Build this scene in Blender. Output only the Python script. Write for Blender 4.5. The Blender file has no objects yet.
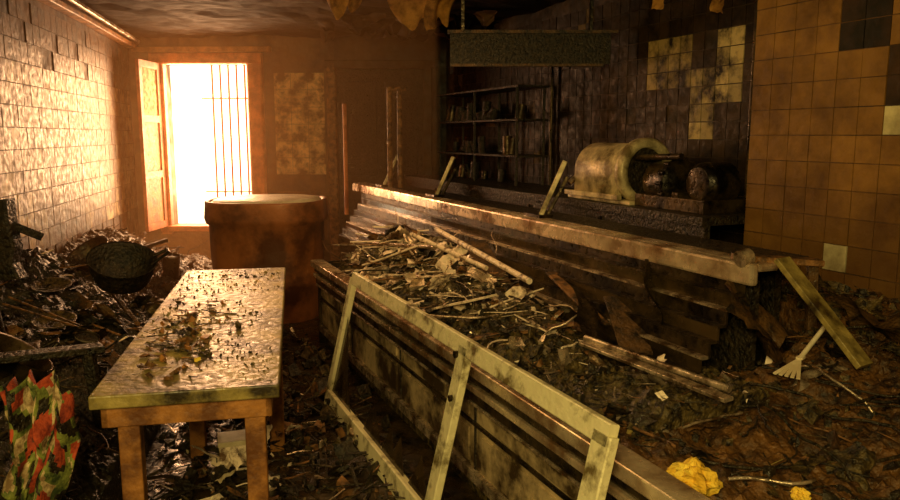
import bpy, math, random, bmesh
from mathutils import Vector, Matrix, Euler, noise
random.seed(7)
R=random.uniform
V=Vector
sc=bpy.context.scene
# ------------------------------------------------------------------ materials
def mat(name,c1,c2,scale=6,rough=(.4,.8),metal=0.0,bump=.4,bscale=None,lo=.4,hi=.6,attr=False,spec=.5):
    m=bpy.data.materials.new(name); m.use_nodes=True
    nt=m.node_tree; N=nt.nodes; L=nt.links
    b=N['Principled BSDF']
    tc=N.new('ShaderNodeTexCoord')
    n=N.new('ShaderNodeTexNoise'); n.inputs['Scale'].default_value=scale; n.inputs['Detail'].default_value=8; n.inputs['Roughness'].default_value=.65
    L.new(tc.outputs['Object'],n.inputs['Vector'])
    r=N.new('ShaderNodeMapRange'); r.inputs['From Min'].default_value=lo; r.inputs['From Max'].default_value=hi
    L.new(n.outputs['Fac'],r.inputs['Value'])
    mx=N.new('ShaderNodeMix'); mx.data_type='RGBA'
    L.new(r.outputs['Result'],mx.inputs['Factor'])
    mx.inputs[6].default_value=(*c1,1); mx.inputs[7].default_value=(*c2,1)
    if attr:
        a=N.new('ShaderNodeAttribute'); a.attribute_name='tcol'
        L.new(a.outputs['Color'],mx.inputs[7])
    L.new(mx.outputs[2],b.inputs['Base Color'])
    n2=N.new('ShaderNodeTexNoise'); n2.inputs['Scale'].default_value=bscale or scale*5; n2.inputs['Detail'].default_value=6
    L.new(tc.outputs['Object'],n2.inputs['Vector'])
    r2=N.new('ShaderNodeMapRange'); r2.inputs['From Min'].default_value=.3; r2.inputs['From Max'].default_value=.7
    r2.inputs['To Min'].default_value=rough[0]; r2.inputs['To Max'].default_value=rough[1]
    L.new(n2.outputs['Fac'],r2.inputs['Value']); L.new(r2.outputs['Result'],b.inputs['Roughness'])
    bp=N.new('ShaderNodeBump'); bp.inputs['Strength'].default_value=bump; bp.inputs['Distance'].default_value=.02
    L.new(n2.outputs['Fac'],bp.inputs['Height']); L.new(bp.outputs['Normal'],b.inputs['Normal'])
    b.inputs['Metallic'].default_value=metal
    b.inputs['Specular IOR Level'].default_value=spec
    return m
M={}
M['char']=mat('charcoal',(.004,.003,.002),(.035,.024,.010),28,(.2,.75),0,.9,50)
M['ash']=mat('wet_ash',(.008,.006,.003),(.15,.105,.035),26,(.22,.7),0,.9,50,.42,.66)
M['mud']=mat('burnt_sludge',(.012,.006,.002),(.19,.085,.02),9,(.3,.75),0,.9,45,.38,.66)
M['brown']=mat('burnt_board',(.02,.010,.004),(.30,.14,.045),16,(.35,.8),0,.6,40,.4,.62)
M['pale']=mat('pale_fragment',(.14,.075,.035),(.92,.76,.60),14,(.35,.7),0,.6,30,.36,.50)
M['foam']=mat('burnt_foam',(.80,.48,.03),(.98,.78,.10),9,(.6,.9),0,.8)
M['metal']=mat('scorched_steel',(.12,.07,.035),(.80,.66,.50),9,(.18,.5),.7,.3)
M['rail']=mat('ledge_steel',(.30,.17,.09),(.90,.74,.55),3.5,(.14,.40),.6,.12)
M['dmetal']=mat('dark_steel',(.008,.006,.004),(.09,.06,.025),6,(.18,.55),.6,.3)
M['wood']=mat('worn_wood',(.14,.05,.014),(.46,.20,.05),6,(.4,.7),0,.4)
M['dwood']=mat('charred_wood',(.010,.006,.003),(.12,.06,.02),12,(.3,.7),0,.6)
M['top']=mat('table_top_sooty',(.025,.016,.005),(.46,.36,.11),4.5,(.25,.6),0,.35,28,.38,.62)
M['frame']=mat('frame_paint',(.15,.11,.04),(.84,.78,.50),7,(.35,.65),.1,.35,25,.35,.49)
M['panel']=mat('sooty_panel',(.05,.03,.012),(.60,.46,.27),4,(.25,.6),.1,.3,20,.42,.60)
M['red']=mat('glare_red_paint',(.28,.06,.015),(.62,.19,.05),5,(.4,.6),0,.3)  # reddish wood paint, with the window's orange glare put into its colour
M['tileL']=mat('wall_tile_left',(.12,.052,.011),(.5,.4,.2),7,(.3,.65),0,.3,22,.42,.60,attr=True,spec=.3)
M['tile']=mat('wall_tile_right',(.075,.032,.007),(.5,.4,.2),3.2,(.4,.75),0,.3,18,.30,.62,attr=True,spec=.25)
M['tileK']=mat('wall_tile_black',(.006,.004,.002),(.5,.4,.2),6,(.35,.7),0,.3,18,.38,.56,attr=True,spec=.2)
M['wall']=mat('sooty_plaster',(.006,.004,.002),(.06,.032,.009),2.5,(.5,.9),0,.6,12)
M['wallL']=mat('sooty_plaster_brown',(.03,.015,.004),(.15,.07,.018),2.5,(.5,.9),0,.6,12)
M['ceil']=mat('sooty_ceiling',(.005,.003,.001),(.035,.016,.004),2,(.7,.95),0,.9,7,.45,.7,spec=.1)
M['peel']=mat('peeling_paint',(.10,.04,.008),(.55,.27,.06),5,(.6,.9),0,.5,lo=.35,hi=.6,spec=.2)
M['floor']=mat('wet_floor',(.005,.004,.002),(.05,.03,.012),6,(.10,.5),0,.5,14)
M['vat']=mat('vat_side',(.09,.025,.006),(.38,.125,.036),3,(.35,.65),.1,.4,9)
M['white']=mat('white_enamel',(.6,.5,.32),(.92,.84,.62),4,(.3,.6),0,.2)
M['olive']=mat('machine_enamel',(.16,.12,.05),(.72,.62,.36),6,(.3,.55),.15,.2)
M['clothr']=mat('cloth_red',(.15,.015,.01),(.55,.08,.025),16,(.7,.9),0,.4)
M['clothg']=mat('cloth_green',(.03,.05,.01),(.26,.30,.06),16,(.7,.9),0,.4)
M['clothw']=mat('cloth_cream',(.20,.12,.05),(.75,.58,.32),16,(.7,.9),0,.4)
M['glass']=mat('smoked_glass',(.02,.014,.006),(.08,.05,.02),4,(.05,.3),.3,.05)
# ------------------------------------------------------------------ mesh builder
class MB:
    def __init__(s): s.v=[];s.f=[];s.m=[];s.mats=[];s.c=[];s.sm=[]
    def mi(s,k):
        if k not in s.mats: s.mats.append(k)
        return s.mats.index(k)
    def add(s,vs,fs,k,col=None,smooth=False):
        o=len(s.v); s.v+= [tuple(x) for x in vs]
        i=s.mi(k)
        for f in fs:
            s.f.append([o+a for a in f]); s.m.append(i); s.c.append(col or (1,1,1)); s.sm.append(smooth)
    def box(s,o,ax,ay,az,rx,ry,rz,k,col=None):
        o=V(o);ax=V(ax);ay=V(ay);az=V(az)
        vs=[o+ax*x+ay*y+az*z for x in rx for y in ry for z in rz]
        s.add(vs,[(0,1,3,2),(4,6,7,5),(0,4,5,1),(2,3,7,6),(0,2,6,4),(1,5,7,3)],k,col)
    def abox(s,rx,ry,rz,k): s.box((0,0,0),(1,0,0),(0,1,0),(0,0,1),rx,ry,rz,k)
    def beam(s,a,b,w,h,k,up=(0,0,1),taper=1.0,nseg=1,warp=0):
        a=V(a);b=V(b);d=b-a;L=d.length;d.normalize();up=V(up)
        if abs(d.dot(up))>.98: up=V((0,1,0))
        sx=d.cross(up).normalized(); uz=sx.cross(d).normalized()
        vs=[];fs=[]
        for i in range(nseg+1):
            t=i/nseg; p=a+d*L*t; q=1+(taper-1)*t
            if 0<i<nseg and warp: p=p+sx*R(-warp,warp)+uz*R(-warp,warp)
            c=min(w,h)*.12
            for (x,z) in [(-w/2+c,-h/2),(w/2-c,-h/2),(w/2,-h/2+c),(w/2,h/2-c),(w/2-c,h/2),(-w/2+c,h/2),(-w/2,h/2-c),(-w/2,-h/2+c)]:
                vs.append(p+sx*x*q+uz*z*q)
        for i in range(nseg):
            for j in range(8):
                fs.append((i*8+j,i*8+(j+1)%8,(i+1)*8+(j+1)%8,(i+1)*8+j))
        fs.append(tuple(range(7,-1,-1))); fs.append(tuple(nseg*8+j for j in range(8)))
        s.add(vs,fs,k)
    def cyl(s,a,b,r,k,n=16,r2=None,cap=True,smooth=True):
        a=V(a);b=V(b);d=(b-a).normalized();r2=r if r2 is None else r2
        up=V((0,0,1)) if abs(d.z)<.95 else V((1,0,0))
        sx=d.cross(up).normalized();uz=sx.cross(d)
        vs=[];fs=[]
        for p,q in((a,r),(b,r2)):
            for j in range(n):
                t=2*math.pi*j/n; vs.append(p+sx*math.cos(t)*q+uz*math.sin(t)*q)
        for j in range(n): fs.append((j,(j+1)%n,n+(j+1)%n,n+j))
        s.add(vs,fs,k,smooth=smooth)
        if cap: s.add(vs,[tuple(range(n-1,-1,-1)),tuple(range(n,2*n))],k)
    def tube(s,pts,r,k,n=8):
        for i in range(len(pts)-1): s.cyl(pts[i],pts[i+1],r,k,n)
    def lathe(s,c,axis,prof,k,n=28,sq=1.0):
        c=V(c);d=V(axis).normalized()
        up=V((0,0,1)) if abs(d.z)<.95 else V((1,0,0))
        sx=d.cross(up).normalized();uz=sx.cross(d)
        vs=[];fs=[]
        for (r,h) in prof:
            for j in range(n):
                t=2*math.pi*j/n; vs.append(c+d*h+sx*math.cos(t)*r+uz*math.sin(t)*r*sq)
        for i in range(len(prof)-1):
            for j in range(n): fs.append((i*n+j,i*n+(j+1)%n,(i+1)*n+(j+1)%n,(i+1)*n+j))
        s.add(vs,fs,k,smooth=True)
    def sheet(s,p,w,h,rot,k,crump=.2,n=3):
        E=Euler(rot).to_matrix(); vs=[];fs=[]
        sk=R(-.3,.3)
        for i in range(n+1):
            for j in range(n+1):
                x=(i/n-.5)*w; y=(j/n-.5)*h
                x+=sk*y+R(-.07,.07)*w; y+=R(-.07,.07)*h
                vs.append(V(p)+E@V((x,y,R(-1,1)*crump*min(w,h))))
        for i in range(n):
            for j in range(n):
                a=i*(n+1)+j; fs.append((a,a+1,a+n+2,a+n+1))
        s.add(vs,fs,k)
    def crumple(s,p,w,h,rot,k,amp=.35):
        E=Euler(rot).to_matrix(); vs=[];fs=[]; n=10; sd=R(0,90); fx=R(1.2,2.6)
        for i in range(n+1):
            for j in range(n+1):
                x=i/n-.5; y=j/n-.5
                ex=.18*noise.noise(V((y*3,sd,1))); ey=.18*noise.noise(V((x*3,sd,7)))
                zz=noise.noise(V((x*fx+sd,y*fx*.6,0)))+.4*abs(noise.noise(V((x*5+sd,y*5,3))))
                vs.append(V(p)+E@V(((x+ex)*w,(y+ey)*h,zz*amp*min(w,h))))
        for i in range(n):
            for j in range(n):
                a=i*(n+1)+j; fs.append((a,a+1,a+n+2,a+n+1))
        s.add(vs,fs,k,smooth=True)
    def wire(s,p,L,r,k,seg=9):
        d=V((R(-1,1),R(-1,1),R(-.15,.3))).normalized(); q=V(p); pts=[q.copy()]
        for i in range(seg):
            d=(d+V((R(-1,1),R(-1,1),R(-.8,.4)))*.38).normalized()
            q=q+d*L/seg
            if q.z<p[2]: q.z=p[2]+.003
            pts.append(q.copy())
        s.tube(pts,r,k,6)
    def chunk(s,p,r,k):
        vs=[]
        E=Euler((R(0,6),R(0,6),R(0,6))).to_matrix()
        sc_=V((R(.5,1.2),R(.5,1.2),R(.3,.8)))*r
        for b in [(x,y,z) for x in(-1,1) for y in(-1,1) for z in(-1,1)]:
            q=V(b)*R(.35,1.1); vs.append(V(p)+E@V((q.x*sc_.x,q.y*sc_.y,q.z*sc_.z)))
        s.add(vs,[(0,1,3,2),(4,6,7,5),(0,4,5,1),(2,3,7,6),(0,2,6,4),(1,5,7,3)],k)
    def build(s,name,parent=None,bevel=0,colattr=False):
        me=bpy.data.meshes.new(name); me.from_pydata(s.v,[],s.f); me.update()
        for k in s.mats: me.materials.append(M[k])
        me.polygons.foreach_set('material_index',s.m)
        me.polygons.foreach_set('use_smooth',s.sm)
        if colattr:
            ca=me.color_attributes.new('tcol','FLOAT_COLOR','CORNER')
            for p in me.polygons:
                c=s.c[p.index]
                for li in p.loop_indices: ca.data[li].color=(*c,1)
        o=bpy.data.objects.new(name,me); sc.collection.objects.link(o)
        if bevel:
            b=o.modifiers.new('bev','BEVEL'); b.width=bevel; b.segments=2; b.limit_method='ANGLE'
        if parent:
            o.parent=parent; o.matrix_parent_inverse=Matrix.Translation(-V(parent.location))
        return o
def empty(name,loc):
    e=bpy.data.objects.new(name,None); e.location=loc; e.empty_display_size=.1; sc.collection.objects.link(e); return e
# ------------------------------------------------------------------ frames of reference
n_=V((.918,.397,0)).normalized(); d_=V((-.397,.918,0)).normalized(); Z=V((0,0,1))
def W(o,s,z): return n_*o+d_*s+Z*z
B0=V((-3.88,9.3,0)); e_=V((.2028,-.979,0)).normalized(); m_=V((.979,.2028,0)).normalized()
def LW(m,e,z): return B0+m_*m+e_*e+Z*z
CEIL=2.82
def nz(x,y,z=0,sc_=1): return noise.noise(V((x*sc_,y*sc_,z*sc_)))
def ss(x,a,b):
    t=max(0,min(1,(x-a)/(b-a))); return t*t*(3-2*t)
# ------------------------------------------------------------------ room shell
mb=MB(); mb.abox((-4.3,4.8),(-1.8,9.7),(-.12,0),'floor'); mb.build('floor')
mb=MB(); vs=[];fs=[];nx,ny=60,70
for i in range(nx+1):
    for j in range(ny+1):
        x=-4.3+9.1*i/nx;y=-1.8+11.5*j/ny
        vs.append((x,y,CEIL+.04*nz(x,y,0,1.7)+.03*nz(x,y,5,6)))
for i in range(nx):
    for j in range(ny):
        a=i*(ny+1)+j; fs.append((a,a+1,a+ny+2,a+ny+1))
mb.add(vs,fs,'ceil'); mb.abox((-4.3,4.8),(-1.8,9.7),(CEIL+.1,CEIL+.2),'ceil'); mb.build('ceiling')
mb=MB(); mb.box(B0,m_,e_,Z,(-.2,0),(-.3,11.2),(0,CEIL+.05),'wallL'); wl=mb.build('wall_left')
mb=MB()
mb.box((0,0,0),n_,d_,Z,(3.25,3.85),(-3.3,3.25),(0,CEIL+.05),'wallL')
mb.box((0,0,0),n_,d_,Z,(3.65,3.85),(3.25,8.75),(0,CEIL+.05),'wall')
wr=mb.build('wall_right')
mb=MB()
y0,y1=9.3,9.5
wx0,wx1,wz0,wz1=-3.46,-2.42,.54,2.50
dx0,dx1,dz=-1.40,-.30,2.45
mb.abox((-4.1,wx0),(y0,y1),(0,CEIL+.05),'wallL'); mb.abox((wx0,wx1),(y0,y1),(0,wz0),'wallL'); mb.abox((wx0,wx1),(y0,y1),(wz1,CEIL+.05),'wallL')
mb.abox((wx1,dx0),(y0,y1),(0,CEIL+.05),'wallL'); mb.abox((dx0,dx1),(y0,y1),(dz,CEIL+.05),'wall'); mb.abox((dx1,.3),(y0,y1),(0,CEIL+.05),'wall')
wb=mb.build('wall_back')
mb=MB(); mb.abox((-1.9,4.6),(-1.75,-1.6),(0,CEIL+.05),'wallL'); mb.build('wall_front')
# ------------------------------------------------------------------ tiles
def tiles(name,O,du,nrm,u0,u1,z0,z1,size,cf,parent,key='tile',tw=.02,g=.007):
    mb=MB()
    nu=int((u1-u0)/size+.01); nzz=int((z1-z0)/size)
    for i in range(nu):
        for j in range(nzz):
            u=u0+i*size; z=z0+j*size
            c=cf(u+size/2,z+size/2)
            if c is None: continue
            th=.006+R(0,.003)
            nn=(nrm+du*R(-tw,tw)+Z*R(-tw,tw))
            a=O+du*u+Z*z
            mb.box(a,du,Z,nn,(g/2,size-g/2),(g/2,size-g/2),(-.002,th),key,c)
    return mb.build(name,parent,0,True)
def lc(u,z):
    k=nz(u,z,3,1.1)+.4*nz(u,z,8,4)
    pale=(.74,.56,.26)
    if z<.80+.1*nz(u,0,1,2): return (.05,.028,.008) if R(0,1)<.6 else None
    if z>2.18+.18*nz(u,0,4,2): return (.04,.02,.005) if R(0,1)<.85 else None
    if R(0,1)<.07: return (.08,.04,.015)
    f=(.55+1.0*k)*R(.6,1.1)
    return tuple(c*max(.10,f) for c in pale)
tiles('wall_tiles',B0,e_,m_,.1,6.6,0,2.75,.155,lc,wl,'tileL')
def bc(u,z):
    f=R(.85,1.05)
    if z<1.2 : return (.06,.03,.01) if R(0,1)<.7 else None
    return (.90*f,.62*f,.30*f)
tiles('wall_blocks',V((0,y0,0)),V((1,0,0)),V((0,-1,0)),-2.14,-1.52,.35,2.52,.205,bc,wb,'tileL')
def rc(u,z):
    if 2.46<u<2.68 and 2.02<z<2.3: return (.012,.01,.005)
    if u<2.5 and 1.83<z<2.02 and u>2.2: return (.012,.01,.005)
    if u<2.5 and 1.6<z<1.83 and u>2.2: return (.75,.68,.36)
    if 2.55<u<2.75 and 1.0<z<1.16: return (.6,.55,.32)
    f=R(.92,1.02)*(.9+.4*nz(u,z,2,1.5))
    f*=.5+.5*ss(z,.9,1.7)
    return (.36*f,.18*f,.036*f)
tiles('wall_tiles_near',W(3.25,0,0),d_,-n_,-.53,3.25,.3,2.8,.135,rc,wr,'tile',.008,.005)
def kc(u,z):
    q=R(.45,1.0)
    if 4.22<u<4.72 and 1.93<z<2.29: return (.42*q,.31*q,.11*q)
    if 3.98<u<4.22 and 1.63<z<2.13: return (.52*q,.41*q,.18*q)
    if 3.74<u<3.98 and 1.85<z<2.32: return (.68*q,.54*q,.24*q)
    if R(0,1)<.03: return None
    f=R(.6,1.2)
    if R(0,1)<.02: return (.14,.09,.02)
    if u<5.3 and z>1.5: f*=2.0
    return (.018*f,.010*f,.003*f)
tiles('wall_tiles_recess',W(3.65,0,0),d_,-n_,3.26,8.4,.9,2.75,.12,kc,wr,'tileK',.006)
mb=MB(); mb.beam(LW(.06,-.0,2.70),LW(.06,6.5,2.72),.10,.05,'wood',nseg=6,warp=.01); mb.beam(LW(.16,.2,2.74),LW(.18,5.5,2.76),.035,.035,'metal'); mb.build('trim_1')
mb=MB(); mb.beam((-3.8,9.24,2.66),(-2.15,9.24,2.67),.1,.06,'wood'); mb.build('trim_2')
# ------------------------------------------------------------------ window
e=empty('window_1',(-2.94,9.3,1.5))
mb=MB()
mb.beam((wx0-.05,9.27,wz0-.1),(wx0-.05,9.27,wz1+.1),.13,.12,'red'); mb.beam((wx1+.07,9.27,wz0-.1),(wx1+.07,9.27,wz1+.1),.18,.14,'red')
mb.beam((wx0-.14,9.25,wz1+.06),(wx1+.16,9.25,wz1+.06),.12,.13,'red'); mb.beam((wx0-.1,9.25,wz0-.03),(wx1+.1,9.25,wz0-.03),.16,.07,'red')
mb.build('casing',e)
mb=MB()
for i in range(12):
    x=wx0+.10*i+.04
    if x<wx0+.45 or x>wx1: continue
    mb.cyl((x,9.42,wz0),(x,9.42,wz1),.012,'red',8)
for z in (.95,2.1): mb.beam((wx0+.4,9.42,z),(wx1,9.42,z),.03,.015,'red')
mb.build('grille',e)
mb=MB()
h0=V((-3.50,9.2,0)); lf=V((-.02,-.55,0)); t_=V((1,0,0))
ld=lf.normalized()
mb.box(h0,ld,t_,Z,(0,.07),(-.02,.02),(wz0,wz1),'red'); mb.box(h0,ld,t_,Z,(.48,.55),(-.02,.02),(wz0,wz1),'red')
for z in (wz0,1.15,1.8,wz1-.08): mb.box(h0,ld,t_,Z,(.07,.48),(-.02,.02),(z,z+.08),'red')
mb.box(h0,ld,t_,Z,(.07,.48),(-.004,.004),(wz0+.08,1.15),'wood')
mb.box(h0,ld,t_,Z,(.07,.48),(-.003,.003),(1.23,1.8),'wood'); mb.box(h0,ld,t_,Z,(.07,.48),(-.003,.003),(1.88,wz1-.08),'clothw')
mb.build('open_leaf',e)
# ------------------------------------------------------------------ door
e=empty('door_1',(-.85,9.3,1.2))
mb=MB(); mb.beam((dx0-.03,9.25,0),(dx0-.03,9.25,dz+.05),.11,.1,'brown'); mb.beam((dx1+.03,9.25,0),(dx1+.03,9.25,dz+.05),.11,.1,'wall'); mb.beam((dx0-.1,9.25,dz+.04),(dx1+.1,9.25,dz+.04),.1,.1,'wall'); mb.build('jambs',e)
mb=MB(); mb.abox((dx0,dx1),(9.38,9.42),(0,dz),'char')
for (a,b) in ((.15,1.0),(1.15,2.3)):
    for (p,q) in ((dx0+.1,-.9),(-.8,dx1-.1)): mb.abox((p,q),(9.36,9.385),(a,b),'char')
mb.build('leaf',e,.01)
# ------------------------------------------------------------------ debris helpers
def scatter(mb,n,posf,mix,size=(.03,.14),kinds=(.12,.45,.43),lift=.02):
    ks=list(mix.keys()); ws=list(mix.values())
    for _ in range(n):
        p=posf()
        if p is None: continue
        k=random.choices(ks,ws)[0]; r=size[0]+(size[1]-size[0])*R(0,1)**2; t=R(0,1)
        p=V(p)+Z*R(-.01,lift)
        if t<kinds[0]:
            mb.sheet(p,r*R(.8,2),r*R(.6,1.5),(R(-.7,.7),R(-.7,.7),R(0,6.3)),k,R(.1,.25),4)
        elif t<kinds[0]+kinds[1]:
            a=R(0,6.3); L=r*R(1.5,5)
            dv=V((math.cos(a),math.sin(a),R(-.3,.3)))*L*.5
            mb.beam(p-dv,p+dv,r*R(.08,.30),r*R(.04,.12),k,up=(R(-.5,.5),R(-.5,.5),1),nseg=3,warp=r*.10)
        else: mb.chunk(p,r*R(.3,.8),k)
def folds(mb,n,posf,mix,size=(.08,.22),lift=.05,tilt=.8):
    ks=list(mix.keys()); ws=list(mix.values())
    for _ in range(n):
        p=posf()
        if p is None: continue
        k=random.choices(ks,ws)[0]
        mb.crumple(V(p)+Z*R(0,lift),R(*size),R(*size)*R(.4,1),(R(-tilt,tilt),R(-tilt,tilt),R(0,6.3)),k,R(.25,.6))
def wires(mb,n,posf,mix,L=(.2,.6),r=(.002,.006)):
    ks=list(mix.keys()); ws=list(mix.values())
    for _ in range(n):
        p=posf()
        if p is None: continue
        mb.wire(V(p)+Z*.02,R(*L),R(*r),random.choices(ks,ws)[0])
def mound(mb,P,a0,a1,b0,b1,na,nb,h,k):
    vs=[];fs=[]
    for i in range(na+1):
        for j in range(nb+1):
            a=a0+(a1-a0)*i/na;b=b0+(b1-b0)*j/nb
            edge = i in(0,na) or j in (0,nb)
            vs.append(P(a,b,.005 if edge else h(a,b)+.018*nz(a,b,2,30)+.02*abs(nz(a,b,6,18))))
    for i in range(na):
        for j in range(nb):
            q=i*(nb+1)+j; fs.append((q,q+1,q+nb+2,q+nb+1))
    mb.add(vs,fs,k)
# ------------------------------------------------------------------ work table
e=empty('work_table',(-1.2,3.7,.4))
ta=V((-1.26,2.5,0)); tdx=V((.979,.2028,0)); tdy=V((-.2028,.979,0)); TZ=.75; TL=2.52; TW=.65
mb=MB()
mb.box(ta,tdx,tdy,Z,(0,TW),(0,TL),(TZ-.05,TZ),'top')
mb.build('table_top',e,.006)
mb=MB()
mb.box(ta,tdx,tdy,Z,(.03,TW-.03),(.03,.055),(TZ-.13,TZ-.05),'wood'); mb.box(ta,tdx,tdy,Z,(.03,TW-.03),(TL-.055,TL-.03),(TZ-.13,TZ-.05),'wood')
mb.box(ta,tdx,tdy,Z,(.03,.055),(.03,TL-.03),(TZ-.13,TZ-.05),'wood'); mb.box(ta,tdx,tdy,Z,(TW-.055,TW-.03),(.03,TL-.03),(TZ-.13,TZ-.05),'wood')
mb.build('apron',e,.004)
mb=MB()
for (x,y) in ((.08,.04),(TW-.13,.04),(.16,1.15),(TW-.09,1.15),(.05,TL-.12),(TW-.12,TL-.12)):
    mb.box(ta,tdx,tdy,Z,(x,x+.075),(y,y+.07),(0,TZ-.05),'wood')
mb.box(ta,tdx,tdy,Z,(.16,TW-.05),(1.16,1.2),(.24,.31),'wood')
mb.build('legs',e,.006)
mb=MB()
def tp():
    u=R(.03,TW-.03); v=R(.05,TL-.05)
    if nz(u*1.5,v,3,2.2)<-.05: return None
    q=ta+tdx*u+tdy*v; return (q.x,q.y,TZ+.004)
scatter(mb,2400,tp,{'brown':2,'top':9,'ash':2},(.003,.014),(.0,.05,.95),lift=.001)
def tp2():
    u=random.gauss(.22,.09); v=random.gauss(.75,.33)
    if not(.05<u<.58 and .1<v<2.2): return None
    q=ta+tdx*u+tdy*v; return (q.x,q.y,TZ+.010)
scatter(mb,150,tp2,{'ash':2,'brown':5,'foam':.3,'wood':2},(.012,.05),(.0,.45,.55),lift=.002)
folds(mb,14,tp2,{'brown':2,'ash':3,'mud':2},(.04,.12),.01,.15)
mb.build('table_litter',e)
# ------------------------------------------------------------------ vat
e=empty('mixing_vat',(-1.7,6.85,.5))
def ring(w,dp,z,n=48,p=2.8,wob=0):
    out=[]
    for j in range(n):
        t=2*math.pi*j/n; c,s_=math.cos(t),math.sin(t)
        k=1+wob*noise.noise(V((c*3,s_*3,z*1.2)))
        out.append((-1.68+w*k*math.copysign(abs(c)**(2/p),c),6.9+dp*k*math.copysign(abs(s_)**(2/p),s_),z))
    return out
def loft(mb,rings,k,cap=True):
    vs=sum(rings,[]);n=len(rings[0]);fs=[]
    for i in range(len(rings)-1):
        for j in range(n): fs.append((i*n+j,i*n+(j+1)%n,(i+1)*n+(j+1)%n,(i+1)*n+j))
    mb.add(vs,fs,k,smooth=True)
    if cap: mb.add(rings[-1],[tuple(range(n))],k)
mb=MB()
loft(mb,[ring(.47,.45,0),ring(.49,.47,.3,wob=.04),ring(.50,.48,.33),ring(.50,.48,.36),ring(.49,.47,.39,wob=.04),ring(.50,.48,.6,wob=.05),ring(.50,.48,.86,wob=.02),ring(.53,.50,.88),ring(.54,.51,.92),ring(.53,.50,1.05),ring(.53,.50,1.07),ring(.50,.47,1.07),ring(.49,.46,1.0)],'vat',False)
mb.build('body',e)
mb=MB()
loft(mb,[ring(.49,.46,1.045),ring(.46,.43,1.075),ring(.40,.38,1.085),ring(.2,.2,1.09),ring(.02,.02,1.09)],'white')
mb.build('lid',e)
# ------------------------------------------------------------------ display counter
e=empty('display_counter',W(1.9,4,.5))
mb=MB()
S0,S1=1.15,5.8
O0=V((0,0,0))
def cb(o0,o1,s0,s1,z0,z1,k): mb.box(O0,n_,d_,Z,(o0,o1),(s0,s1),(z0,z1),k)
cb(1.44,1.48,S0,S1,.0,.12,'char')
cb(1.385,1.42,S0,S1,.12,.62,'panel')
cb(1.36,1.39,S0,S1,.10,.15,'metal'); cb(1.372,1.39,S0,S1,.36,.375,'dmetal')
for s in (1.9,2.9,3.9,4.9): cb(1.378,1.388,s,s+.012,.15,.55,'char')
for s in (1.95,2.95,3.95,4.95):
    for z in (.17,.39):
        mb.box(O0,n_,d_,Z,(1.376,1.386),(s+.02,s+.88),(z,z+.10 if z>.3 else z+.16),'panel')
for s in (2.2,3.15): mb.box(O0,n_,d_,Z,(1.372,1.377),(s,s+.06),(.2,.25),'clothr'); mb.box(O0,n_,d_,Z,(1.372,1.377),(s+.08,s+.18),(.2,.26),'panel')
cb(1.36,2.36,S1-.03,S1,.0,.66,'dmetal'); cb(1.40,2.36,S0,S1,.10,.14,'dmetal')
mb.build('case_body',e)
mb=MB(); cb(1.31,1.41,S0,S1+.02,.625,.675,'rail'); cb(1.335,1.36,S0,S1,.585,.615,'dmetal'); cb(1.325,1.35,S0,S1,.545,.575,'rail'); cb(1.345,1.385,S0,S1,.49,.535,'dmetal'); cb(1.345,1.36,S0,S1,.47,.485,'metal'); mb.build('front_rail',e,.006)
mb=MB()
for i in range(7):
    z=.62+.062*i; o=2.02+.042*i
    mb.box(O0,n_,d_,Z,(o,o+.05),(2.3,7.6),(z,z+.012),'metal' if i in (2,5) else 'dmetal')
    mb.box(O0,n_,d_,Z,(o+.04,o+.05),(2.3,7.6),(z,z+.066),'glass' if i%2 else 'dmetal')
mb.build('slatted_back',e)
mb=MB(); cb(2.36,2.40,2.3,7.9,0,1.05,'char'); cb(2.7,2.74,2.5,7.9,0,1.06,'char'); cb(2.36,2.74,7.85,7.9,0,1.06,'char'); mb.build('rear_cabinet',e)
mb=MB()
cb(2.29,2.33,2.24,8.0,1.045,1.135,'rail'); cb(2.33,2.44,2.24,8.0,1.10,1.135,'rail'); cb(2.44,2.8,2.4,7.9,1.08,1.115,'char')
mb.build('top_ledge',e,.012)
mb=MB()
for (s,dz_,w) in ((4.15,.36,.09),(5.9,.34,.06),(7.3,.32,.05),):
    a=W(2.42,s,1.13); b=W(2.55,s-.08,1.13+dz_); mb.beam(a,b,w,.03,'olive'); mb.beam(a+n_*.05,b+n_*.02-Z*.1,w*.4,.02,'dmetal')
    mb.beam(W(2.42,s-.08,1.145),W(2.42,s+.12,1.145),.1,.02,'dmetal')
mb.build('glass_struts',e)
mb=MB()
for x in (-.60,-.50): mb.cyl((x,7.55,1.13),(x,7.55,2.12),.026,'brown',10)
mb.cyl((-.60,7.55,2.1),(-.42,7.55,2.1),.02,'brown',10); mb.cyl((-1.12,8.1,.8),(-1.12,8.1,1.98),.022,'red',10)
mb.build('uprights',e)
# ------------------------------------------------------------------ debris in the counter
def hc(o,s):
    h=.52+.10*ss(o,1.4,1.8)+.27*math.exp(-((s-5.0)/.9)**2-((o-1.85)/.4)**2)
    h+=.12*math.exp(-((s-3.6)/.7)**2-((o-1.8)/.35)**2)+.06*(1-ss(s,2,2.8))
    return h+.05*nz(o,s,0,4)+.03*nz(o,s,3,13)
mb=MB(); mound(mb,W,1.41,2.30,2.0,S1-.05,70,280,hc,'ash')
def pc():
    o=R(1.42,2.12);s=R(2.0,5.75); return W(o,s,hc(o,s))
scatter(mb,1500,pc,{'ash':5,'char':4,'brown':1.2,'pale':.8,'metal':1.1},(.010,.06),(.05,.5,.45),lift=.03)
def pc2():
    o=random.gauss(1.78,.2);s=random.gauss(4.7,.6)
    if not(1.45<o<2.15 and s<5.7): return None
    return W(o,s,hc(o,s))
scatter(mb,460,pc2,{'pale':5,'ash':2,'char':1.5,'brown':1,'metal':3},(.012,.09),(.0,.6,.40),lift=.08)
folds(mb,90,pc2,{'pale':4.5,'metal':4,'ash':1,'char':1.5,'brown':.7},(.06,.22),.08)
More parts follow.
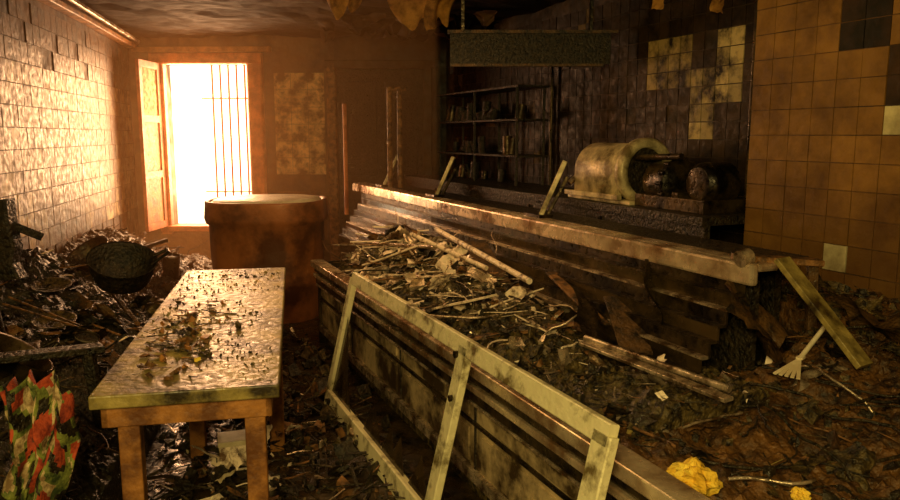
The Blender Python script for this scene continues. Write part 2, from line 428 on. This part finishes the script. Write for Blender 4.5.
wires(mb,50,pc2,{'pale':2,'metal':3,'brown':1})
def pc3():
    o=random.gauss(1.75,.2);s=random.gauss(3.5,.6)
    if not(1.45<o<2.15 and s<5.7): return None
    return W(o,s,hc(o,s))
scatter(mb,320,pc3,{'pale':2.4,'ash':3,'char':2,'brown':1,'metal':2.4},(.012,.07),(.0,.6,.4),lift=.05)
folds(mb,55,pc3,{'pale':1.6,'metal':3,'ash':3,'char':1.5,'brown':.6},(.06,.18),.04)
wires(mb,32,pc3,{'pale':1,'metal':3,'char':1},(.15,.4))
folds(mb,45,pc,{'ash':3,'metal':1.5,'brown':1,'char':3},(.05,.16),.03)
mb.build('debris_pile')
mb=MB()
def HB(o,s,dz=.04): return W(o,s,hc(o,s)+dz)
mb.cyl(HB(1.95,4.75,.14),HB(1.9,3.35,.14),.017,'pale',10)
mb.cyl(HB(1.75,4.7,.14),HB(1.92,3.9,.12),.015,'pale',10)
mb.cyl((.587,3.16,.78),(.99,2.55,.76),.014,'metal',10)
mb.beam((.57,3.12,.77),(.97,2.50,.74),.05,.014,'metal')
mb.cyl(HB(1.6,5.2,.12),HB(1.75,4.3,.15),.012,'metal',10); mb.cyl(HB(2.0,5.5,.18),HB(1.6,4.9,.16),.011,'metal',10)
mb.build('metal_tubes')
mb=MB()
mb.beam(HB(1.5,3.3,.06),HB(1.95,3.0,.09),.07,.012,'brown',nseg=3,warp=.004)
mb.beam(HB(1.55,3.75,.06),HB(1.7,3.4,.09),.10,.012,'pale',nseg=3,warp=.006)
mb.beam(HB(1.5,4.9,.10),HB(1.75,4.5,.12),.12,.012,'pale',nseg=3,warp=.006)
mb.beam(HB(1.9,5.4,.14),HB(1.65,5.1,.20),.10,.012,'pale',nseg=3,warp=.006)
mb.beam(W(2.12,4.5,.95),W(2.05,4.0,.76),.16,.012,'dwood'); mb.beam(W(2.2,3.0,.86),W(2.02,2.6,.70),.14,.012,'dwood'); mb.beam(W(2.18,3.6,.88),W(2.05,2.9,.76),.06,.012,'brown')
mb.build('burnt_boards')
# ------------------------------------------------------------------ near heap
def hn(o,s):
    h=.56+.26*ss(o,1.8,3.0)+.08*ss(s,1.4,2.4)
    h*=.3+.7*ss(s,.55,1.0)
    return h+.05*nz(o,s,7,4)+.03*nz(o,s,3,12)
mb=MB(); mound(mb,W,1.42,3.24,.5,2.22,130,130,hn,'mud')
mound(mb,W,2.78,3.24,2.2,3.3,30,60,hn,'mud')
def pn():
    o=R(1.43,3.15);s=.8+1.45*R(0,1)**.6; return W(o,s,hn(o,s))
scatter(mb,1300,pn,{'ash':3,'char':4,'mud':4,'brown':1.0,'pale':.14,'top':.4},(.008,.045),(.0,.45,.55),lift=.015)
def pnb():
    o=R(1.6,2.9);s=R(1.5,2.2); return W(o,s,hn(o,s))
folds(mb,50,pnb,{'ash':3,'mud':3,'char':3,'brown':.8,'metal':.6},(.06,.20),.02,.5); wires(mb,45,pnb,{'char':3,'brown':1,'metal':1.5},(.15,.45))
def pn2():
    o=R(2.8,3.1);s=R(2.2,3.2); return W(o,s,hn(o,s))
scatter(mb,160,pn2,{'ash':3,'char':3,'mud':3,'brown':1,'pale':.2},(.02,.06),(.0,.5,.5),lift=.04)
folds(mb,22,pn2,{'ash':3,'mud':4,'char':3},(.08,.18),.03)
mb.build('burnt_rubble')
mb=MB()
mb.beam((1.30,2.90,1.17),(1.49,2.60,.83),.085,.022,'top',nseg=2,warp=.004); mb.beam(W(2.3,2.35,1.15),W(2.62,2.2,1.13),.08,.025,'brown'); mb.cyl(W(2.28,2.3,1.15),W(2.33,2.3,1.16),.035,'metal',14)
mb.beam(W(2.62,2.22,.8),W(2.6,2.22,1.12),.04,.04,'dwood')
mb.build('fallen_planks')
mb=MB()
mb.crumple(W(2.35,2.25,.88),.34,.34,(.9,-.3,1.2),'dwood',.3); mb.crumple(W(2.3,2.75,.90),.25,.4,(.9,.3,.5),'dmetal',.3)
mb.crumple(W(2.0,2.9,.78),.2,.5,(.3,.5,.2),'dmetal',.3); mb.crumple(W(2.7,1.95,.9),.3,.3,(.5,.2,2),'dwood',.3)
mb.build('buckled_sheet_metal')
e=empty('plastic_spatula',(1.35,2.7,.8))
mb=MB(); a=V((1.49,2.87,.93)); b=V((1.27,2.64,.84)); mb.cyl(a,b,.009,'white',10); dv=(b-a).normalized(); sv=dv.cross(Z).normalized()
for t in (-1.2,-.6,0,.6,1.2): mb.beam(b-dv*.01,b+dv*.12+sv*.034*t,.013,.006,'white')
mb.beam(b-dv*.02-sv*.012,b-dv*.02+sv*.012,.03,.008,'white')
mb.build('handle_and_blade',e)
def foam(c,r,name,seed):
    mb=MB();vs=[];fs=[];n=22;m=14
    for i in range(m+1):
        for j in range(n):
            ph=math.pi*i/m;t=2*math.pi*j/n
            q=V((math.sin(ph)*math.cos(t),math.sin(ph)*math.sin(t),math.cos(ph)*.75))
            k=1+.5*noise.noise(q*2+V((seed,0,0)))+.3*noise.noise(q*6)
            vs.append(V(c)+q*r*k)
    for i in range(m):
        for j in range(n): fs.append((i*n+j,i*n+(j+1)%n,(i+1)*n+(j+1)%n,(i+1)*n+j))
    mb.add(vs,fs,'foam'); mb.build(name)
foam(W(1.50,1.64,.64),.064,'foam_chunk',1); foam(W(1.74,1.47,.62),.025,'foam_chunk',5)
# ------------------------------------------------------------------ leaning glazed frame
e=empty('cabinet_door_frame',W(1.2,3,.4))
mb=MB()
def F(s,t): return W(1.08+.18*t,s,.03+.75*t)
fn=d_.cross((W(.18,0,.75))).normalized()
sA,sB=4.40,1.72
def fb(a,b,w,h=.035,k='frame'): mb.beam(a,b,w,h,k,up=fn)
fb(F(sA,1),F(sB,1),.075); fb(F(sA,.02),F(sB,.02),.10,.05); fb(F(sA,0),F(sA,1),.07); fb(F(sB+.03,0),F(sB+.03,1),.09); fb(F(2.74,0),F(2.74,1),.085)
mb.build('members',e)
mb=MB()
for i in range(9):
    s=R(2.9,4.3); q=F(s,.07)
    mb.add([q-d_*.12,q+d_*.1,q+d_*R(-.05,.05)+V((n_*.18+Z*.75))*R(.08,.25)],[(0,1,2)],'glass')
mb.add([F(4.36,.03),F(4.36,.7),F(4.1,.25),F(3.9,.03)],[(0,1,2,3)],'glass')
mb.cyl(F(2.74,.72)-n_*.03,F(2.74,.72)-n_*.0,.014,'dmetal',10); mb.cyl(F(2.78,.95)-n_*.03,F(2.78,.95),.016,'dmetal',10)
mb.build('broken_glass',e)
# ------------------------------------------------------------------ back bench + machine
mb=MB(); cb(2.98,3.64,3.3,8.2,1.14,1.19,'char'); cb(3.0,3.04,3.3,8.2,0,1.14,'char')
for s in (4.3,5.3,6.3,7.3): cb(2.985,3.0,s,s+.03,.1,1.1,'dmetal')
mb.build('back_bench')
e=empty('dough_mixer',W(3.3,4.2,1.4))
mb=MB()
MS=-.42
def arch(o,s,z,rw,hs):
    pts=[]
    pts.append(W(o-rw,s,z)); pts.append(W(o-rw,s,z+hs))
    for i in range(1,20):
        t=math.pi*i/20; pts.append(W(o-rw*math.cos(t),s,z+hs+rw*math.sin(t)))
    pts.append(W(o+rw,s,z+hs)); pts.append(W(o+rw,s,z)); return pts
def archloft(secs,k):
    n=len(secs[0]); vs=sum(secs,[]);fs=[]
    for i in range(len(secs)-1):
        for j in range(n): fs.append((i*n+j,i*n+(j+1)%n,(i+1)*n+(j+1)%n,(i+1)*n+j))
    mb.add(vs,fs,k,smooth=True); mb.add(secs[0],[tuple(range(n))],k); mb.add(secs[-1],[tuple(range(n-1,-1,-1))],k)
archloft([arch(3.26,5.22+MS,1.27,.14,.12),arch(3.26,5.19+MS,1.25,.185,.14),arch(3.26,5.17+MS,1.25,.20,.145),arch(3.26,4.66+MS,1.25,.20,.145),arch(3.26,4.64+MS,1.25,.195,.145)],'olive')
mb.build('housing',e)
c0=W(3.26,4.66+MS,1.405)
mb=MB()
mb.lathe(c0,d_,[(.17,-.0),(.21,0),(.228,-.02),(.228,-.07),(.21,-.09),(.17,-.09),(.16,-.05)],'olive',36)
mb.lathe(c0,d_,[(.16,-.05),(.1,-.045),(.0,-.04)],'char',32)
mb.build('collar',e)
mb=MB()
cb(3.06,3.5,4.5+MS,5.26+MS,1.19,1.215,'olive'); cb(3.03,3.07,4.6+MS,5.26+MS,1.215,1.25,'olive')
for s in (4.1,4.75,5.1): cb(3.12,3.46,s+MS,s+.06+MS,1.19,1.30,'dmetal')
c1=W(3.24,4.26+MS,1.35)
mb.lathe(c1,d_,[(0,.24),(.08,.24),(.10,.2),(.13,.18),(.13,.02),(.15,0),(.15,-.04),(.12,-.06),(.06,-.08),(0,-.1)],'dmetal',24)
for i in range(14):
    t=i*math.pi/7; rr=.155
    p=c1+n_*math.cos(t)*rr+Z*math.sin(t)*rr; mb.cyl(p-d_*.045,p+d_*.0,.014,'dmetal',8)
mb.lathe(W(3.3,3.98+MS,1.36),n_,[(0,-.14),(.10,-.14),(.13,-.1),(.13,.08),(0,.09)],'dmetal',20)
cb(3.1,3.5,3.85+MS,4.5+MS,1.19,1.27,'dmetal')
mb.cyl(W(3.18,4.6+MS,1.5),W(3.18,4.15+MS,1.52),.02,'dmetal'); mb.cyl(W(3.1,5.18+MS,1.36),W(3.02,5.18+MS,1.30),.02,'metal')
mb.build('base_and_gears',e,.004)
e=empty('storage_rack',W(3.4,7.0,1.6))
mb=MB()
for s in (6.1,7.0,7.9):
    for o in (3.3,3.58): mb.beam(W(o,s,1.19),W(o,s,2.1),.025,.025,'char')
for z in (1.45,1.78,2.08): cb(3.28,3.6,6.05,7.95,z,z+.018,'char')
for _ in range(26):
    s=R(6.15,7.85);z=random.choice((1.2,1.47,1.80)); r=R(.03,.06);h=R(.08,.2)
    mb.cyl(W(3.40+R(-.03,.05),s,z),W(3.40+R(-.03,.05),s,z+h),r,random.choice(['char','char','dmetal']),12)
mb.build('shelves_and_jars',e)
# ------------------------------------------------------------------ extraction hood
mb=MB()
mb.abox((.0,1.25),(6.0,6.03),(2.20,2.44),'char'); mb.abox((-.02,1.30),(5.98,6.04),(2.43,2.455),'dwood'); mb.abox((0,1.2),(5.985,6.03),(2.18,2.20),'dwood')  # thin paler strips along the dark hood: lit edges put into the colour
mb.abox((0,.03),(6.03,7.0),(2.20,2.44),'wall'); mb.abox((0,.95),(6.03,7.0),(2.42,2.44),'wall')
mb.beam((.1,6.05,2.44),(.1,6.05,2.8),.03,.03,'dmetal'); mb.beam((1.1,6.05,2.44),(1.1,6.05,2.8),.03,.03,'dmetal')
mb.build('extraction_hood')
mb=MB(); mb.cyl(W(3.6,3.6,1.2),W(3.6,3.6,2.8),.02,'dmetal'); mb.cyl(W(3.6,6.0,1.2),W(3.6,6.0,2.3),.015,'dmetal'); mb.build('wall_pipe')
# ------------------------------------------------------------------ peeling ceiling plaster
mb=MB()
def peel(p,w,L,yaw,curl,k='peel'):
    p=V(p); a=V((math.cos(yaw),math.sin(yaw),0)); b=V((-math.sin(yaw),math.cos(yaw),0)); vs=[];fs=[];n=14;m=12
    pos=p.copy(); ang=-.2; sd=R(0,50)
    for i in range(n+1):
        wv=w*(1-.5*(i/n)**3)
        for j in range(m+1):
            q=j/m-.5
            vs.append(pos+a*(q*wv+.10*w*nz(i*.12,j*.15,sd,1))+b*.12*nz(i*.1,j*.25,sd+9,1)-Z*((.35*L*(nz(j*.22,0,sd,1))-.5*L*q*q)*(i/n)))
        pos=pos+(b*math.cos(ang)-Z*abs(math.sin(ang)))*L/n; ang+=curl/n
    for i in range(n):
        for j in range(m):
            q=i*(m+1)+j; fs.append((q,q+1,q+m+2,q+m+1))
    mb.add(vs,fs,k,smooth=True)
for _ in range(24): peel((R(-1.5,.3),R(7.3,8.8),2.80),R(.15,.5),R(.1,.3),R(-1,1),R(1.5,2.4),random.choice(['ceil','ceil','wall','wallL']))
peel((-.30,6.35,2.81),.42,.42,.15,2.0); peel((.06,6.3,2.81),.30,.50,.5,1.9); peel((-.88,6.0,2.81),.34,.34,-.2,2.0)
mb.build('peeling_plaster')
mb=MB()
for (s,z,L) in ((4.55,2.62,.14),(3.95,2.50,.12)):
    mb.sheet(W(3.60,s,z),.09,L,(1.4,.2,R(-.4,.4)-.4),'peel',.08,5)
mb.build('hanging_paint_flakes')
# ------------------------------------------------------------------ left heap
def hl(m,e):
    h=.46+.22*nz(m,e,2,.9)+.30*(1-ss(m,0,.7))
    h*=1-.55*ss(m,.75,1.1)
    h*=1-.35*(1-ss(e,.9,2.6))
    return max(.06,h+.06*nz(m,e,1,4)+.03*nz(m,e,5,12))
mb=MB(); mound(mb,LW,.01,1.12,.9,8.6,80,420,hl,'char')
def pl():
    m=R(.08,1.08);e2=R(1.0,8.3); return LW(m,e2,hl(m,e2))
scatter(mb,2100,pl,{'ash':3,'char':8,'mud':3,'brown':1.0,'pale':.12,'dmetal':2,'dwood':2},(.012,.07),(.03,.5,.47),lift=.04)
folds(mb,110,lambda:(lambda m,e2:LW(m,e2,hl(m,e2)))(R(.2,.95),R(1.5,7.5)),{'char':6,'ash':2,'mud':3,'dmetal':2,'brown':.5},(.08,.25),.03)
wires(mb,70,pl,{'char':3,'metal':.6,'brown':1},(.15,.5))
mb.build('charred_rubble')
def HL(m,e2,dz=0): return LW(m,e2,hl(m,e2)+dz)
def pot(c,axp,sc_,key,name):
    e=empty(name,c); mb=MB(); c=V(c)
    mb.lathe(c,axp,[(r*sc_,h*sc_) for r,h in [(0,-.08),(.10,-.075),(.16,-.03),(.19,.05),(.2,.12),(.21,.13),(.195,.12),(.18,.04),(.1,-.04),(0,-.05)]],key,28); mb.build('bowl',e)
    mb=MB(); mb.tube([c+V((.19,.05,.12))*sc_,c+V((.27,.08,.16))*sc_,c+V((.3,.02,.15))*sc_,c+V((.21,-.05,.08))*sc_],.01,'dmetal'); mb.build('handle',e)
pot((-2.1,4.72,.76),V((.25,-.35,.9)).normalized(),1,'char','cooking_pot')
pot(HL(.55,6.1,.08),V((.5,.2,.7)).normalized(),.8,'dmetal','cooking_pot')
pot(HL(.35,3.6,.08),V((-.3,-.4,.7)).normalized(),.9,'dmetal','cooking_pot')
mb=MB()
for (m,e2,r,h,dx) in ((.75,5.6,.06,.14,.3),(.30,5.6,.08,.2,-.1),(.85,3.2,.07,.18,.1),(.6,6.6,.05,.12,.6)):
    p=HL(m,e2,0); q=p+V((dx*h,-.1*h,h)); mb.cyl(p,q,r,'dmetal',20,cap=False); mb.cyl(p+(q-p)*.9,p+(q-p)*.92,r*.97,'char',20); mb.cyl(q-(q-p)*.06,q,r*1.05,'metal',20,cap=False)
mb.build('scorched_cans')
mb=MB()
mb.beam(HL(.9,4.9,.02),HL(.55,4.4,.25),.03,.02,'dwood'); mb.beam(HL(.5,5.4,.05),HL(1.0,4.8,.10),.05,.012,'brown'); mb.beam(HL(.3,3.5,.02),HL(.8,3.0,.25),.04,.03,'dwood')
mb.beam(LW(1.0,6.2,.0),LW(.95,6.25,.66),.05,.05,'char'); mb.beam(LW(.4,6.5,.70),LW(1.0,6.2,.66),.10,.03,'char')
mb.beam(HL(.2,5.0,.05),HL(.7,5.3,.06),.010,.010,'brown'); mb.beam(HL(.2,5.1,.05),HL(.75,5.35,.06),.010,.010,'brown')
mb.build('charred_timbers')
for (m,e2) in ((.35,4.7),(.5,5.2)):
    mb=MB(); mb.lathe(HL(m,e2,.07),V((.1,-.2,1)),[(0,0),(.07,0),(.12,.018),(.125,.022),(.115,.02),(.07,.006),(0,.005)],'ash',24); mb.build('dinner_plate')
mb=MB(); mb.beam(LW(.15,4.75,.75),LW(.1,4.72,1.25),.14,.12,'char',nseg=5,warp=.03); mb.beam(LW(.15,4.75,1.1),LW(.30,4.65,1.0),.05,.05,'char'); mb.build('burnt_fan_stand')
# cloth
mb=MB(); n=50;m=60
def cpt(i,j):
    a=i/n;b=j/m
    x=-1.60+.25*a*(1-.3*b)+.05*math.sin(b*4)-.03*b+.02*nz(a,b,7,8); y=2.55+.045*math.sin(a*19+b*3)+.06*nz(a,b,1,5)-.12*b; z=.76-.60*b+.03*math.sin(a*9+1)*(.3+b)+.06*(1-abs(a-.5)*2)*(1-b)+.04*nz(a*3,0,3,2)
    return V((x,y,z))
vs=[cpt(i,j) for i in range(n+1) for j in range(m+1)]
for i in range(n):
    for j in range(m):
        q=i*(m+1)+j
        w=nz(i*.20,j*.11,4,1); w2=nz(i*.22,j*.14,9,1)
        k='clothr' if w>.16 else ('clothw' if w2>.18 else ('clothg' if w2>-.15 else 'char'))
        mb.add([vs[q],vs[q+1],vs[q+m+2],vs[q+m+1]],[(0,1,2,3)],k,smooth=True)
ob=mb.build('rag')
bm=bmesh.new();bm.from_mesh(ob.data);bmesh.ops.remove_doubles(bm,verts=bm.verts,dist=1e-5);bm.to_mesh(ob.data);bm.free()
so=ob.modifiers.new('s','SOLIDIFY');so.thickness=.004
# ------------------------------------------------------------------ floor litter
mb=MB()
def pf():
    u=R(-.9,.5);y=R(2.6,6.2); x=-.55-.25*(y-3)+u*.9
    q=V((x,y,.01+.03*abs(nz(x,y,0,3))))
    if q.dot(n_)>1.3: return None
    return q
scatter(mb,1500,pf,{'char':6,'ash':3,'brown':1,'pale':.2,'metal':.4,'dmetal':2},(.012,.08),(.0,.55,.45),lift=.04)
folds(mb,60,pf,{'char':5,'ash':3,'mud':2,'metal':.6,'pale':.3},(.06,.2),.03)
def pf2():
    x=R(-1.3,-.75);y=R(2.9,3.9); return V((x,y,.03))
scatter(mb,60,pf2,{'pale':2,'white':1,'brown':2,'foam':.4,'char':4},(.02,.07),(.0,.3,.7),lift=.10)
folds(mb,24,pf2,{'pale':2,'white':1,'brown':2,'char':3},(.06,.16),.12)
mb.build('floor_litter')
mb=MB()
ca_=V((.9,.3,0)).normalized(); cb_=V((-.3,.9,0)).normalized()
mb.box((-1.12,3.45,.0),ca_,cb_,Z,(0,.17),(0,.14),(.02,.16),'pale'); mb.box((-1.12,3.45,.0),ca_,cb_,Z,(-.005,.175),(-.005,.145),(.15,.175),'white'); mb.build('cardboard_carton',None,.004)
# ------------------------------------------------------------------ haze volume added for the orange glow around the window
hm=bpy.data.materials.new('glow_haze'); hm.use_nodes=True; nt=hm.node_tree
nt.nodes.remove(nt.nodes['Principled BSDF'])
vsn=nt.nodes.new('ShaderNodeVolumeScatter'); vsn.inputs['Color'].default_value=(1,.55,.24,1); vsn.inputs['Density'].default_value=.042; vsn.inputs['Anisotropy'].default_value=.35
nt.links.new(vsn.outputs[0],nt.nodes['Material Output'].inputs['Volume'])
me=bpy.data.meshes.new('glow_haze'); bm=bmesh.new(); bmesh.ops.create_cube(bm,size=1); bm.to_mesh(me); bm.free(); me.materials.append(hm)
ho=bpy.data.objects.new('glow_haze',me); ho.scale=(3.9,4.2,2.7); ho.location=(-2.05,7.15,1.40); sc.collection.objects.link(ho)
# ------------------------------------------------------------------ lights
w=bpy.data.worlds.new('World'); sc.world=w; w.use_nodes=True
bg=w.node_tree.nodes['Background']; bg.inputs[0].default_value=(1,.80,.45,1); bg.inputs[1].default_value=4
def area(name,loc,tgt,sx,sy,en,col):
    l=bpy.data.lights.new(name,'AREA'); l.shape='RECTANGLE'; l.size=sx; l.size_y=sy; l.energy=en; l.color=col
    o=bpy.data.objects.new(name,l); o.location=loc; o.rotation_euler=(V(tgt)-V(loc)).to_track_quat('-Z','Y').to_euler(); sc.collection.objects.link(o)
    return o
area('window_daylight',(-2.95,9.75,1.9),(-1.0,5,.6),1.3,2.2,350,(1,.46,.19))
area('entrance_light',(-.5,-.9,2.35),(.6,3.4,.8),1.2,.8,112,(1,.72,.22))
area('ceiling_bounce',(-.6,4.6,2.6),(-.6,4.6,0),1.2,1.8,24,(1,.55,.19))
# ------------------------------------------------------------------ camera
cd=bpy.data.cameras.new('camera'); cd.lens=30; cd.sensor_width=36; cam=bpy.data.objects.new('camera',cd); sc.collection.objects.link(cam)
cam.location=(0,0,1.65); cam.rotation_euler=(math.radians(90-8.7),0,0); sc.camera=cam
sc.view_settings.view_transform='Standard'
